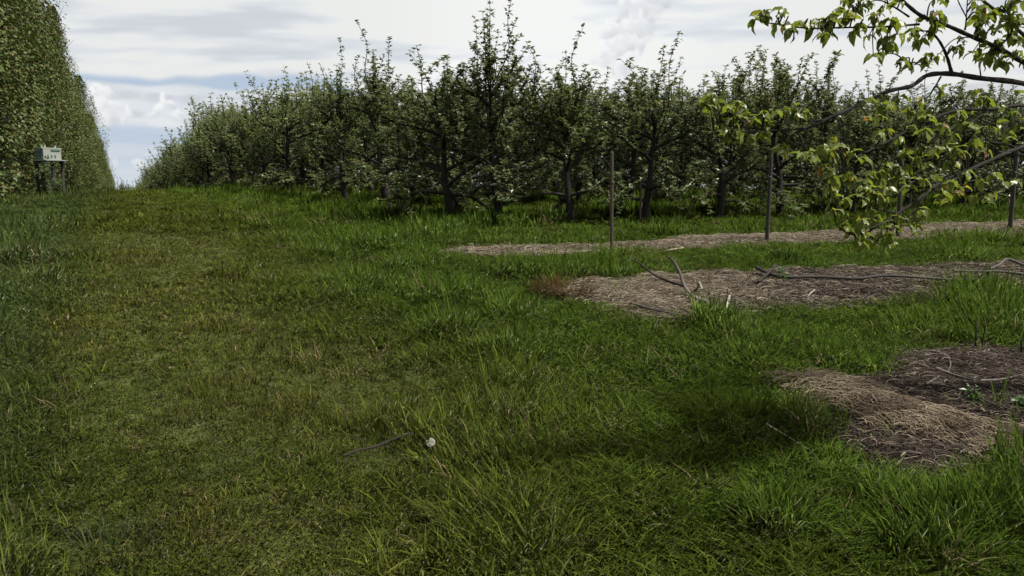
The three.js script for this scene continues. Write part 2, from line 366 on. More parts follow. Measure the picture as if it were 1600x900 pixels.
  function inBedRow(X, D) { const k = D - .387 * X; return Math.min(Math.abs(k - 9.7), Math.abs(k - 6.9), Math.abs(k - 3.9)); }
  instanced('grass', geos, M.grass, items, 'mown and tufted green grass over the track and between the beds', 'grass');
  console.log('grass', items.length);
}
{
  // straw and chips lying on the beds
  const stalk = (seed, len, wid, bend) => { const b = new MB(), R = rng(seed), n = 4, pts = []; let y = 0; for (let k = 0; k <= n; k++) { pts.push(V((k / n - .5) * len, .004 + Math.sin(k / n * 3.14) * bend * len, (R() - .5) * bend * len * 1.6)); } b.tube(pts, taper(n + 1, wid, wid * .5), 3, [1, 1, 1], [1.1, 1.05, 1]); return b.geo(); };
  const chip = (seed, l, w) => { const b = new MB(), R = rng(seed); const pts = [V(-l / 2, 0, 0), V(-l * .1, .008, (R() - .5) * .01), V(l / 2, 0, (R() - .5) * .02)]; b.tube(pts, [w * .5, w, w * .4], 5, [1, 1, 1]); return b.geo(); };
  const geos = [stalk(1, .15, .002, .06), stalk(2, .11, .0022, .12), stalk(3, .19, .0018, .04), stalk(4, .09, .0026, .18), chip(5, .07, .006), chip(6, .11, .0045)];
  const R = rng(5150), items = [], c = new THREE.Color();
  const dens = [1500, 1900, 2100];
  BED.forEach((poly, n) => {
    const xs = poly.map((q) => q[0]), ds = poly.map((q) => q[1]), x0 = Math.min(...xs) - .2, x1 = Math.min(Math.max(...xs), n === 0 ? 10.5 : n === 1 ? 6.8 : 4.6), d0 = Math.min(...ds) - .2, d1 = Math.max(...ds);
    const count = (x1 - x0) * (d1 - d0) * dens[n];
    const hayLine = n === 2 ? [[1262, 604], [1335, 630], [1420, 664], [1510, 696], [1610, 716]].map((q) => ground(...q)) : null;
    for (let k = 0; k < count; k++) {
      const x = lerp(x0, x1, R()), d = lerp(d0, d1, R()), e = inBed(n, x, d);
      if (e < -.06 && (e < -.22 || R() < .82)) continue;
      let woody = n === 0 ? .1 : n === 1 ? smooth(1.3, 3, x) * .6 : .75, hay = 0;
      if (n === 2) { // hay heap across the near left part of the dark bed
        let near = 9; for (let i = 1; i < hayLine.length; i++) { const [ax, ad] = hayLine[i - 1], [bx, bd] = hayLine[i], tt = clamp(((x - ax) * (bx - ax) + (d - ad) * (bd - ad)) / ((bx - ax) ** 2 + (bd - ad) ** 2)); near = Math.min(near, Math.hypot(x - ax - tt * (bx - ax), d - ad - tt * (bd - ad))); }
        hay = smooth(.36, .14, near + (noise2(x * 5, d * 5) - .5) * .2); if (R() < hay) woody = .03; else if (R() < .3) continue; else woody = .5;
      }
      const isW = R() < woody, v = isW ? (R() < .5 ? 4 + Math.floor(R() * 2) : Math.floor(R() * 4)) : Math.floor(R() * 4), s = .7 + R() * .7, sc = lerp(.8, 1.25, R()) * (n === 0 ? 1.3 : 1);
      if (isW) c.setRGB(.035 * s, .028 * s, .023 * s); else if (R() < .25) c.setRGB(.22 * s, .192 * s, .15 * s); else c.setRGB(.095 * s, .078 * s, .058 * s); if (n === 0) c.multiplyScalar(1.15);
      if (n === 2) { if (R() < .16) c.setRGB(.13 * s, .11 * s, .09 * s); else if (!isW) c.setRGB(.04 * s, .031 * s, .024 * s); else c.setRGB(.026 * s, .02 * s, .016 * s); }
      if (hay > .4 && !isW) { const tone = noise2(x * 5 + 4, d * 5); if (tone > .5) c.setRGB(.14 * s, .114 * s, .082 * s); else c.setRGB(.07 * s, .054 * s, .038 * s); }
      items.push([v, mat4(V(x, surface(x, d) + .004 + R() * (n === 2 ? .012 + hay * .035 : .04), -d), R() < .55 && hay > .4 ? -.45 + (noise2(x * 3, d * 3) - .5) * 2.4 + (R() - .5) * .6 : R() * 6.283, sc, lerp(.8, 1.4, R()), lerp(.8, 1.4, R()), 0, (R() - .5) * (n === 2 ? .3 + hay * .3 : .5)), c.clone()]);
    }
  });
  instanced('straw_mulch', geos, M.straw, items, 'loose straw and wood chips spread over the beds', 'straw');
  console.log('straw', items.length);
}

// ------------------------------------------------------------------ apple trees
const DARKBARK = [.012, .011, .01], GREYBARK = [.024, .021, .018];
function appleParts(seed, hgt, droop, lean, full = .9, pale = 1) {
  const R = rng(seed), wood = new MB(), twig = new MB(), leaf = new MB(), bloom = new MB(), shoots = [];
  const top = hgt * .62, lx = lean, leader = curve([V(0, -.12, 0), V(lx * .2, .25, .02), V(lx * .6 + (R() - .5) * .08, .7, (R() - .5) * .1), V(lx + (R() - .5) * .2, top * .75, (R() - .5) * .2), V(lx + (R() - .5) * .3, top, (R() - .5) * .3)], 16);
  wood.tube(leader, leader.map((p, k) => k === 0 ? .13 : k === 1 ? .1 : lerp(.085, .014, Math.pow(k / 16, .8))), 9, DARKBARK, GREYBARK);
  const nL = 12;
  for (let k = 0; k < nL; k++) {                   // scaffold limbs
    const f = .33 + .62 * k / nL, p0 = leader[Math.round(clamp(f + (R() - .5) * .06, .2, .96) * 16)], az = k * 2.4 + R() * .8, low = f < .48;
    const L = lerp(.95, .66, (f - .33) / .62) * (.75 + R() * .4), rise = low ? .05 - droop * (R() * .6) : .25 + R() * .35;
    const dir = V(Math.cos(az), 0, Math.sin(az)), pts = [p0, V().copy(p0).addScaledVector(dir, L * .4).add(V(0, .06 + rise * .25, 0)), V().copy(p0).addScaledVector(dir, L * .75).add(V((R() - .5) * .1, rise * .6, (R() - .5) * .1)), V().copy(p0).addScaledVector(dir, L).add(V((R() - .5) * .14, rise, (R() - .5) * .14))];
    const c = curve(pts, 9);
    wood.tube(c, taper(10, .032, .008), 6, GREYBARK);
    shoots.push([c, .25, low ? 1.1 : 1]);
    const nS = 4 + Math.floor(R() * 3);
    for (let s = 0; s < nS; s++) {                 // upright and spreading shoots
      const q = c[2 + Math.floor(R() * 8)], up = low ? .25 + R() * .35 : .35 + R() * .55, az2 = R() * 6.28, out = .18 + R() * .22, fall = low && R() < droop * .8 ? -1.2 : 1;
      const e = V().copy(q).add(V(Math.cos(az2) * out, up * fall * (fall < 0 ? .5 : 1), Math.sin(az2) * out));
      const m = V().lerpVectors(q, e, .5).add(V((R() - .5) * .1, .02, (R() - .5) * .1)), cc = curve([q, m, e], 6);
      twig.tube(cc, taper(7, .0075, .003), 4, GREYBARK); shoots.push([cc, .05, 1]);
      if (R() < .7) { const q2 = cc[3], e2 = V().copy(q2).add(V((R() - .5) * .5, .05 + R() * .25, (R() - .5) * .5)), c2 = curve([q2, V().lerpVectors(q2, e2, .5).add(V(0, .03, 0)), e2], 5); twig.tube(c2, taper(6, .005, .0025), 4, GREYBARK); shoots.push([c2, 0, 1]); }
    }
  }
  for (let k = 0; k < 11; k++) {                   // spires of last year's growth at the top
    const q = leader[10 + Math.floor(R() * 7)], az = R() * 6.28, out = R() * .75, e = V(q.x + Math.cos(az) * out, hgt * (k < 2 ? .95 + R() * .08 : .68 + R() * .24), q.z + Math.sin(az) * out);
    const cc = curve([q, V().lerpVectors(q, e, .4).add(V(Math.cos(az) * out * .35, -.03, Math.sin(az) * out * .35)), V().lerpVectors(q, e, .75).add(V((R() - .5) * .12, 0, (R() - .5) * .12)), e.add(V((R() - .5) * .22, 0, (R() - .5) * .22))], 9);
    twig.tube(cc, taper(10, .011, .003), 4, GREYBARK); shoots.push([cc, .15, .55]);
  }
  for (const [c, from, dens] of shoots) {          // spurs with rosettes of leaves
    const len = c.reduce((s, p, i) => i ? s + p.distanceTo(c[i - 1]) : 0, 0), n = Math.ceil(len / .05 * dens * full);
    for (let k = 0; k < n; k++) {
      const f = from + (1 - from) * (k + R()) / n, i = Math.min(c.length - 2, Math.floor(f * (c.length - 1))), p = V().lerpVectors(c[i], c[i + 1], f * (c.length - 1) - i);
      p.add(V((R() - .5) * .05, (R() - .5) * .03, (R() - .5) * .05));
      const m = 3 + Math.floor(R() * 3), tone = (.75 + R() * .5) * pale, y = R();
      for (let l = 0; l < m; l++) {
        const az = R() * 6.28, el = -.45 + R() * 1.3, dir = V(Math.cos(az) * Math.cos(el), Math.sin(el), Math.sin(az) * Math.cos(el));
        const nr = V(0, 1, 0).addScaledVector(dir, -dir.y).add(V((R() - .5) * .9, 0, (R() - .5) * .9)); nr.addScaledVector(dir, -nr.dot(dir)).normalize();
        const t = tone * (.8 + R() * .4), yl = y < .2 ? 1.35 : 1;
        leaf.leaf(p, dir, nr, .058 + R() * .034, .034 + R() * .016, [.072 * t * yl, .096 * t, .028 * t], .2);
      }
      if (R() < .1) for (let l = 0; l < 5; l++) { const dir = onUnit(R); bloom.leaf(V().copy(p).addScaledVector(onUnit(R), .02), dir, V(dir.y, -dir.x, dir.z).normalize(), .018, .018, R() < .45 ? [.36, .22, .21] : [.44, .38, .36], .3); }
    }
  }
  return { trunk: wood.geo(), branches: twig.geo(), crown: leaf.geo(), blossom: bloom.geo() };
}
const appleKinds = [appleParts(11, 3.0, .3, .05), appleParts(12, 3.15, .7, -.12), appleParts(13, 2.95, .4, .1), appleParts(14, 3.1, .2, -.05), appleParts(15, 3.7, .4, -.1), appleParts(16, 2.9, 1.0, -.15), appleParts(17, 3.3, .5, .1, .6, 1.45), appleParts(18, 3.5, .8, -.1, .55, 1.55)];
function appleTree(kind, x, d, yaw, scale, label, group, ky = 1) {
  const t = thing('apple_tree', P(x, d), label, 'tree', group), k = appleKinds[kind];
  t.rotation.set((hash3(used.size, Math.round(x * 50), 1) - .5) * .12, yaw, (hash3(3, Math.round(x * 50), Math.round(d * 50)) - .5) * .14); t.scale.set(scale * (1.0 + .32 * hash3(7, Math.round(x * 40), 2)), scale * ky * (.93 + .12 * hash3(9, Math.round(d * 40), 2)), scale * (1.0 + .32 * hash3(5, Math.round(x * 40), 2)));
  mesh('trunk', k.trunk, M.bark, t); mesh('branches', k.branches, M.bark, t); mesh('crown', k.crown, M.leaf, t); mesh('blossom', k.blossom, M.petal, t);
  return t;
}
{
  const R = rng(333);
  const front = [
    [-1.04, 13.25, 5, 'leaning apple tree at the left end of the front row'], [-.24, 13.02, 4, 'tallest apple tree of the front row with a high spire'],
    [.96, 12.81, 0, 'apple tree just left of the tan post'], [2.38, 13.67, 3, 'apple tree with a thin stake close against its trunk'],
    [3.76, 14.07, 2, 'apple tree midway between the first and second posts'], [5.2, 14.85, 1, 'apple tree just right of the second post'],
    [6.9, 15.6, 0, 'apple tree behind the pale leaning stake and drooping branch'], [8.3, 16.25, 3, 'apple tree behind the third post'], [9.9, 17.0, 2, 'apple tree between the third and fourth posts'],
    [11.52, 17.82, 1, 'apple tree just behind the fourth post'], [13, 18.3, 0, 'apple tree of the front row at the right edge'],
  ];
  const yaw = [.4, 1.1, 2.2, 3.9, .6, 5.1, 4.4, 1.7, 5.6, 3, 2];
  front.forEach(([x, d, k, label], i) => appleTree(k, x, d, yaw[i], 1, label, 'apple trees of the front row', [1, 1, 1, .96, 1, 1.02, .98, 1, 1, 1, 1][i]));
  const ordinal = ['', 'second', 'third', 'fourth', 'fifth', 'sixth', 'seventh', 'eighth'];
  for (let k = 1; k < 46; k++) {
    const ex = -1.04 - 1.47 * k, ed = 13.3 + 2.86 * k, n = k < 5 ? 15 + k * 2 : k === 5 || k === 6 ? 27 : k < 8 ? 12 : k < 14 ? 5 : k < 26 ? 3 : 2, sc = 1 + Math.min(.05 * k, .85);
    for (let j = 0; j < n; j++) {
      const s = j * 1.42 + (R() - .5) * .4, x = ex + .9325 * s, d = ed + .361 * s + (R() - .5) * .15;
      const label = j === 0 && k < 8 ? `apple tree at the track end of the ${ordinal[k]} row` : k < 8 ? 'leafy apple tree inside the rows behind the front row' : 'distant apple tree along the far right side of the track';
      appleTree(j === 0 && (k === 1 || k === 2) ? 4 : j < 3 && k > 2 && R() < .8 ? 6 + (k + j) % 2 : Math.floor(R() * 6), x, d, R() * 6.28, sc * (.92 + R() * .16) * (j === 0 && (k === 1 || k === 2) ? .88 : 1), label, j === 0 && k < 8 ? 'row ends of the apple orchard' : k < 8 ? 'apple trees in the back rows' : 'apple trees far down the track');
    }
  }
}

{ // small far trees just over the crest, at the end of the track
  const R = rng(717);
  [193, 199, 206, 214, 221, 229, 237, 246, 255].forEach((px, i) => {
    const d = 150 + R() * 60, x = (px - 800) / 1200 * d, top = at(px, [289, 286, 288, 284, 287, 283, 279, 279, 274][i], d).y, g = H0(x, d), sc = (top - g) / 3.1;
    const t = appleTree(Math.floor(R() * 6), x, d, R() * 6.28, Math.max(.6, sc), 'small far tree peeping over the crest at the end of the track', 'far trees over the crest');
    t.position.y = g;
  });
}

// ------------------------------------------------------------------ tall windbreak along the left of the track
function windbreakParts(seed, hgt, rad) {
  const R = rng(seed), wood = new MB(), leaf = new MB(), lead = curve([V(0, -.2, 0), V((R() - .5) * .15, hgt * .35, (R() - .5) * .15), V((R() - .5) * .3, hgt * .98, (R() - .5) * .3)], 14);
  wood.tube(lead, taper(15, .12, .015, .9), 8, [.05, .042, .036]);
  const off = R() * 50, radius = (f, az) => rad * Math.pow(Math.sin(Math.PI * clamp(.16 + f * .82)), .6) * (.05 + 1.85 * fbm3(Math.cos(az) * 1.5 + off, f * 4, Math.sin(az) * 1.5, 3)) * (f > .8 ? lerp(1, .5, (f - .8) / .2) : 1);
  for (let k = 0; k < 95; k++) {
    const f = .04 + .9 * k / 95, p = lead[Math.round(f * 14)], az = R() * 6.28, y = f * hgt, r = radius(f, az) * .95, e = V(p.x + Math.cos(az) * r * (.9 + R() * .35), y + .5 + R() * .6, p.z + Math.sin(az) * r * (.9 + R() * .35)), s = V(p.x, y, p.z);
    wood.tube(curve([s, V().lerpVectors(s, e, .55).add(V(0, -.05, 0)), e], 5), taper(6, .022, .005), 4, [.07, .055, .045]);
  }
  const N = 22000;
  for (let k = 0; k < N; k++) {
    const f = Math.pow(R(), .95), az = R() * 6.28, q = 1 - .78 * Math.pow(R(), 1.3), r = radius(f, az) * q, p = lead[Math.min(14, Math.floor(f * 14.99))];
    const c = V(p.x + Math.cos(az) * r, .05 + f * hgt, p.z + Math.sin(az) * r);
    if (fbm3(c.x * 1.5 + off, c.y * 1.1, c.z * 1.5 + 30, 3) < .4 && q > .6) continue;
    const az2 = az + (R() - .5) * 2.4, el = -.9 + R() * 1.3, dir = V(Math.cos(az2) * Math.cos(el), Math.sin(el), Math.sin(az2) * Math.cos(el)), nr = V(Math.cos(az) * .7 + (R() - .5), .8, Math.sin(az) * .7 + (R() - .5)); nr.addScaledVector(dir, -nr.dot(dir)).normalize();
    const patch = fbm3(c.x * 1.3 + off, c.y * 1.3, c.z * 1.3, 2), t = .7 + R() * .6, warm = R() < .05 + .12 * patch;
    leaf.leaf(c, dir, nr, .085 + R() * .04, .055 + R() * .03, warm ? [.078 * t, .05 * t, .015 * t] : [.052 * t, .072 * t, .014 * t], .15);
  }
  return { trunk: wood.geo(), crown: leaf.geo() };
}
{
  const kinds = [windbreakParts(51, 9.5, 1.4), windbreakParts(52, 8.8, 1.15), windbreakParts(53, 9.9, 1.3), windbreakParts(54, 9.1, 1.45)], R = rng(606);
  const ds = [17, 20.2, 23.4, 26.2]; for (let d = 33.5; d < 230; d += d < 60 ? 3.5 + R() * .9 : 4.6 + R()) ds.push(d);
  ds.forEach((d, i) => {
    const x = -.504 * d - 3.65 + (i < 3 ? 0 : i === 3 ? .45 : i < 6 ? -.15 : 0) + (R() - .5) * .9, k = kinds[i % 4];
    const label = i === 0 ? 'tall leafy windbreak tree at the left edge of the track' : d < 22 ? (i === 1 ? 'tall windbreak tree just left of the bee box' : 'tall windbreak tree right behind the bee box') : i === 2 ? 'tall windbreak tree just behind and right of the bee box' : i === 3 ? 'windbreak tree standing forward just before the gap in the windbreak' : 'tall leafy tree in the dense windbreak beside the track';
    const t = thing('windbreak_tree', V(x, H0(x, d) - .1 + (d > 40 ? Math.min(1.5, (d - 40) * .06) : 0), -d), label, 'tree', i < 4 ? null : 'windbreak trees receding along the track');
    t.rotation.y = R() * 6.28; const s = .9 + R() * .25; t.scale.set(s, (i < 5 ? 1.06 : .92) + R() * .16, s);
    mesh('trunk', k.trunk, M.bark, t); mesh('crown', k.crown, M.hedge, t);
  });
}

// ------------------------------------------------------------------ posts and stakes
{
  const tan = new THREE.MeshStandardMaterial({ name: 'tan_post_wood', color: new THREE.Color().setRGB(.045, .031, .017), roughness: .8, bumpMap: bark, bumpScale: .004 });
  const dark = new THREE.MeshStandardMaterial({ name: 'brown_post_wood', color: new THREE.Color().setRGB(.022, .016, .012), roughness: .95, bumpMap: bark, bumpScale: .004 });
  const postGeo = (r, h, seed) => { const R = rng(seed), b = []; for (let k = 0; k <= 8; k++) b.push(new THREE.Vector2(r * (1.03 - .05 * k / 8 + (R() - .5) * .06), -.25 + (h + .25) * k / 8)); b.push(new THREE.Vector2(r * .75, h + .012), new THREE.Vector2(0, h + .016)); return new THREE.LatheGeometry(b, 12); };
  const posts = [[1.3, 10.01, .022, 1.32, tan, 'tan wooden post at the left end of the far mulch bed'], [3.65, 11.0, .028, 1.34, dark, 'dark wooden post second from the left along the far bed'], [5.87, 11.69, .03, 1.2, dark, 'dark wooden post half hidden behind the drooping leaves'], [8.22, 12.7, .034, 1.36, dark, 'thick dark wooden post nearest the right edge']];
  posts.forEach(([x, d, r, h, m, label], i) => {
    const t = thing('wooden_post', V(x, surface(x, d) - .02, -d), label, 'post', 'posts along the far mulch bed');
    mesh('shaft', postGeo(r, h, 40 + i), m, t).rotation.z = [.012, -.01, .015, -.006][i];
    const clip = new THREE.TorusGeometry(r + .004, .004, 6, 16); clip.rotateX(Math.PI / 2); clip.translate(0, h * .72, 0); mesh('wire_loop', clip, new THREE.MeshStandardMaterial({ name: 'wire', color: 0x555a5c, metalness: .8, roughness: .5 }), t);
  });
  const stake = (a, b, r, col, label) => { const w = new MB(), o = V((a.x + b.x) / 2, Math.min(a.y, b.y), (a.z + b.z) / 2); const pts = curve([a.clone().sub(o).add(V(0, -.1, 0)), V().lerpVectors(a, b, .5).sub(o).add(V(.006, 0, 0)), b.clone().sub(o)], 6); w.tube(pts, taper(7, r, r * .85), 8, col, col, true); const m = mesh('tree_stake', w.geo(), M.stick); m.position.copy(o); tag(m, label, 'stake'); };
  stake(P(2.24, 13.5), P(2.24, 13.5, .75), .022, [.05, .043, .038], 'thin dark upright stake beside an apple trunk');
  { const [x, d] = ground(612, 336); stake(P(x, d), at(603, 286, d), .03, [.09, .08, .07], 'thin stake leaning left at the second row end'); }
  { const [x, d] = ground(1283, 338); stake(P(x, d), at(1303, 306, d), .016, [.4, .36, .28], 'short pale stake leaning right behind the drooping branch'); }
  stake(P(.8, 12.95), P(.78, 12.95, .7), .02, [.04, .035, .03], 'thin dark stake left of the apple trunk by the tan post');
}

// ------------------------------------------------------------------ bee box on its stand
{
  const [bx, bd] = [-11.92, 20.0], base = P(bx, bd), t = thing('bee_box', base, 'pale green and white bee box on a dark stand before the windbreak', 'bee box');
  t.rotation.y = -.62;
  const pale = new THREE.MeshStandardMaterial({ name: 'pale_green_plastic', color: new THREE.Color().setRGB(.12, .165, .135), roughness: .5 }), white = new THREE.MeshStandardMaterial({ name: 'white_plastic', color: new THREE.Color().setRGB(.21, .23, .21), roughness: .45 });
  const green = new THREE.MeshStandardMaterial({ name: 'green_plastic', color: new THREE.Color().setRGB(.03, .085, .045), roughness: .5 }), dark = new THREE.MeshStandardMaterial({ name: 'dark_timber', color: new THREE.Color().setRGB(.02, .018, .016), roughness: .9 }), hole = new THREE.MeshStandardMaterial({ name: 'dark_opening', color: new THREE.Color().setRGB(.05, .075, .06), roughness: 1 });
  const bx3 = (name, w, h, l, x, y, z, m, parent = t) => { const g = new THREE.BoxGeometry(w, h, l); g.translate(x, y, z); return mesh(name, g, m, parent); };
  const y0 = .97, w = .46, l = .44, hh = .27;   // w along x (long face looks to -x/+z), l along z
  const body = bx3('box_body', w, hh, l, 0, y0 + hh / 2, 0, pale);
  bx3('end_panel', .012, hh * .96, l * .96, w / 2 + .006, y0 + hh / 2, 0, white, body);
  for (const k of [-1, 0, 1]) bx3('entrance_hole', .006, .075, .038, w / 2 + .0145, y0 + .085, k * .085 + .02, hole, body);
  bx3('green_band', w * .98, .05, .012, 0, y0 + hh - .07, l / 2 + .006, green, body);
  for (let k = 0; k < 6; k++) bx3('rib', .012, .11, .012, -w * .4 + k * w * .16, y0 + .1, l / 2 + .006, pale, body);
  const lid = bx3('lid', w + .03, .035, l + .03, 0, y0 + hh + .0185, 0, white);
  bx3('green_strip', .01, .03, l * .5, w / 2 + .0205, y0 + hh - .03, -.08, green, body);
  for (const [x, z] of [[-.05, .12], [.17, .14], [.18, -.1]]) { const g = new THREE.CylinderGeometry(.02, .026, .06, 10); g.translate(x, y0 + hh + .065, z); mesh('lid_knob', g, white, lid); }
  const board = bx3('shelf_board', w + .24, .022, l + .06, .07, y0 - .012, 0, white);
  bx3('shelf_rail', w + .3, .07, .05, .05, y0 - .06, l / 2 - .02, dark); bx3('shelf_rail', w + .3, .07, .05, .05, y0 - .06, -l / 2 + .02, dark);
  for (const sx of [-.22, .3]) for (const sz of [-.19, .19]) bx3('leg', .06, y0 + .1, .06, sx, (y0 - .1) / 2 - .05, sz, dark);
  bx3('cross_brace', .5, .05, .03, .04, .45, .2, dark);
}

// ------------------------------------------------------------------ weeds, tussocks and flowers
function tussock(x, d, label, n, rad, h, wid, cols, curl, seed, name = 'grass_tussock', cat = 'grass tussock') {
  const b = new MB(), R = rng(seed);
  for (let k = 0; k < n; k++) {
    const a = R() * 6.283, r = Math.sqrt(R()) * rad, c = cols[Math.floor(R() * cols.length)], s = .7 + R() * .6, xx = Math.cos(a) * r, zz = Math.sin(a) * r;
    b.blade(V(xx, H(x + xx, d - zz) - H(x, d) - .02, zz), a + (R() - .5) * 1.6, h * (.5 + R() * .6) * (1 - .35 * r / rad), .12 + R() * .45 + .3 * r / rad, curl * (.3 + R()), wid * (.7 + R() * .6), c.map((q) => q * s * .85), c.map((q) => q * s * 1.1), 4);
  }
  const m = mesh(name, b.geo(), M.grass); m.position.copy(P(x, d)); tag(m, label, cat); return m;
}
const LUSH = [[.1, .155, .02], [.12, .175, .024], [.08, .125, .022]], BLUE = [[.1, .15, .05], [.12, .16, .07], [.18, .21, .12]], DRY = [[.22, .15, .08], [.16, .09, .045], [.26, .19, .11]], DARK = [[.022, .05, .018], [.028, .06, .018]];
{
  const T = (px, py, ...a) => { const [x, d] = ground(px, py); return tussock(x, d, ...a); };
  T(1165, 668, 'biggest lush grass tussock left of the dark bed', 1100, .3, .3, .006, LUSH, 1.5, 1);
  T(1110, 640, 'lush grass tussock left of the biggest tussock', 500, .24, .24, .006, LUSH, 1.5, 2);
  T(885, 462, 'reddish dry grass tussock at the tip of the straw bed', 900, .27, .38, .006, [[.36, .2, .1], [.26, .14, .07], [.4, .27, .16]], 1.6, 3, 'dry_tussock', 'grass tussock');
  T(1228, 412, 'dark green clump on the grass strip below the second post', 320, .15, .26, .012, DARK, .6, 4);
  T(1250, 412, 'smaller dark clump right beside the dark green clump', 180, .12, .2, .012, DARK, .7, 5);
  T(165, 870, 'bluish grass tussock at the bottom left of the track', 170, .17, .2, .0055, BLUE, 1.2, 6);
  T(800, 430, 'long dark tussock swept over left of the dry tussock', 380, .3, .3, .009, LUSH, 1.9, 7);
  T(690, 470, 'rounded green tussock right of the track', 420, .3, .26, .008, LUSH, 1.5, 8);
  T(640, 500, 'low green tussock in front of the rounded tussock', 360, .26, .2, .008, LUSH, 1.5, 9);
  T(30, 560, 'tall seeding grass at the left edge of the track', 260, .5, .3, .006, BLUE, 1.1, 10);
  T(1280, 655, 'yellowish grass tuft at the edge of the hay', 380, .2, .17, .005, [[.11, .12, .02], [.08, .1, .018], [.14, .12, .035]], 1.1, 11);
  T(530, 325, 'brown dead grass at the foot of the third row', 260, .3, .42, .012, DRY, .9, 12, 'dry_tussock');
  T(470, 322, 'small pale dry grass patch beside the track', 150, .25, .16, .012, DRY, 1.2, 13, 'dry_tussock');
  T(1000, 830, 'long combed grass tussock at the bottom', 700, .32, .26, .006, LUSH, 1.8, 14);
  T(1330, 850, 'long pale green tussock below the hay', 800, .4, .24, .006, LUSH, 1.9, 15);
  T(1550, 850, 'shaded tussock in the bottom right corner', 800, .4, .22, .006, LUSH, 1.7, 16);
  T(1470, 395, 'small tuft on the far grass strip', 150, .14, .18, .012, LUSH, 1, 17);
}
function weed(x, d, h, stems, seed, label, name, cat, cols, ls = .05) {
  const R = rng(seed), st = new MB(), lf = new MB(), t = thing(name, P(x, d), label, cat);
  for (let k = 0; k < stems; k++) {
    const a = R() * 6.28, out = R() * h * .35, e = V(Math.cos(a) * out, h * (.6 + R() * .45), Math.sin(a) * out), c = curve([V(Math.cos(a) * .03, -.03, Math.sin(a) * .03), V(e.x * .3, e.y * .55, e.z * .3), e], 8);
    st.tube(c, taper(9, .004 + h * .003, .002), 5, [.05, .055, .025]);
    const n = Math.ceil(h * 60);
    for (let i = 0; i < n; i++) {
      const p = c[1 + Math.floor(R() * 8)], az = R() * 6.28, el = -.3 + R() * 1.2, dir = V(Math.cos(az) * Math.cos(el), Math.sin(el), Math.sin(az) * Math.cos(el)), nr = V((R() - .5), 1, (R() - .5)), q = cols[Math.floor(R() * cols.length)], s = .75 + R() * .5;
      nr.addScaledVector(dir, -nr.dot(dir)).normalize(); lf.leaf(V().copy(p).addScaledVector(dir, .01), dir, nr, ls * (.7 + R() * .7), ls * .5, q.map((v) => v * s), .2);
    }
  }
  mesh('stem', st.geo(), M.bark, t); mesh('foliage', lf.geo(), M.leaf, t); return t;
}
{
  const G = [[.06, .1, .03], [.09, .12, .045], [.05, .08, .03]], W = (px, py, ...a) => { const [x, d] = ground(px, py); return weed(x, d, ...a); };
  weed(-11.7, 19.4, .95, 8, 21, 'tall leafy weed growing in front of the bee box stand', 'tall_weed', 'weed', G, .09);
  weed(-12.5, 19.4, .75, 8, 22, 'bushy weed left of the bee box stand', 'tall_weed', 'weed', G, .09);
  weed(-11.2, 19.0, .55, 7, 23, 'low weed right of the bee box stand', 'tall_weed', 'weed', G, .08);
  weed(-13.0, 19.4, .6, 9, 24, 'low weeds at the foot of the windbreak near the left edge', 'tall_weed', 'weed', G, .09);
  const F = [[.04, .09, .018], [.05, .105, .02]];
  W(1520, 640, .13, 9, 31, 'small bright weed on the dark soil bed', 'small_weed', 'weed', F, .035);
  W(1592, 650, .14, 10, 32, 'small bright weed by the right edge on the dark soil', 'small_weed', 'weed', F, .035);
  W(1420, 600, .06, 6, 33, 'tiny green seedling between twigs on the dark bed', 'small_weed', 'weed', F, .025);
  W(1222, 452, .2, 6, 34, 'small green weed beside the long bare branch', 'small_weed', 'weed', F, .045);
  W(655, 728, .05, 5, 35, 'small bright green leaves beside the dandelion stem', 'small_weed', 'weed', [[.1, .15, .02]], .025);
}
{ // dandelion clock, half blown
  const [x, d] = ground(668, 742), t = thing('dandelion', P(x, d), 'white dandelion seed head standing in the track grass', 'flower'), tip = at(673, 691, d - .02).sub(t.position), R = rng(3), st = new MB(), hd = new MB();
  st.tube(curve([V(0, -.02, 0), V(-.006, tip.y * .5, .004), V(tip.x, tip.y, tip.z)], 8), taper(9, .0028, .0022), 6, [.09, .075, .035]);
  mesh('stem', st.geo(), M.straw, t);
  for (let k = 0; k < 170; k++) {
    const u = onUnit(R); if (u.x < -.25 && u.y > -.4 && R() < .85) continue;
    const r = .014 + R() * .003, e = V().copy(tip).addScaledVector(u, r);
    hd.tube([tip.clone(), e], [.0004, .0003], 3, [.4, .37, .33]);
    for (let q = 0; q < 5; q++) { const v = onUnit(R).multiplyScalar(.9).add(u).normalize(); hd.tube([e, V().copy(e).addScaledVector(v, .006)], [.0005, .0003], 3, [.55, .53, .49]); }
  }
  mesh('seed_head', hd.geo(), M.petal, t);
  const core = new THREE.SphereGeometry(.0045, 10, 8); core.translate(tip.x, tip.y, tip.z); mesh('flower_base', core, new THREE.MeshStandardMaterial({ name: 'dry_receptacle', color: new THREE.Color().setRGB(.12, .1, .06), roughness: 1 }), t);
}

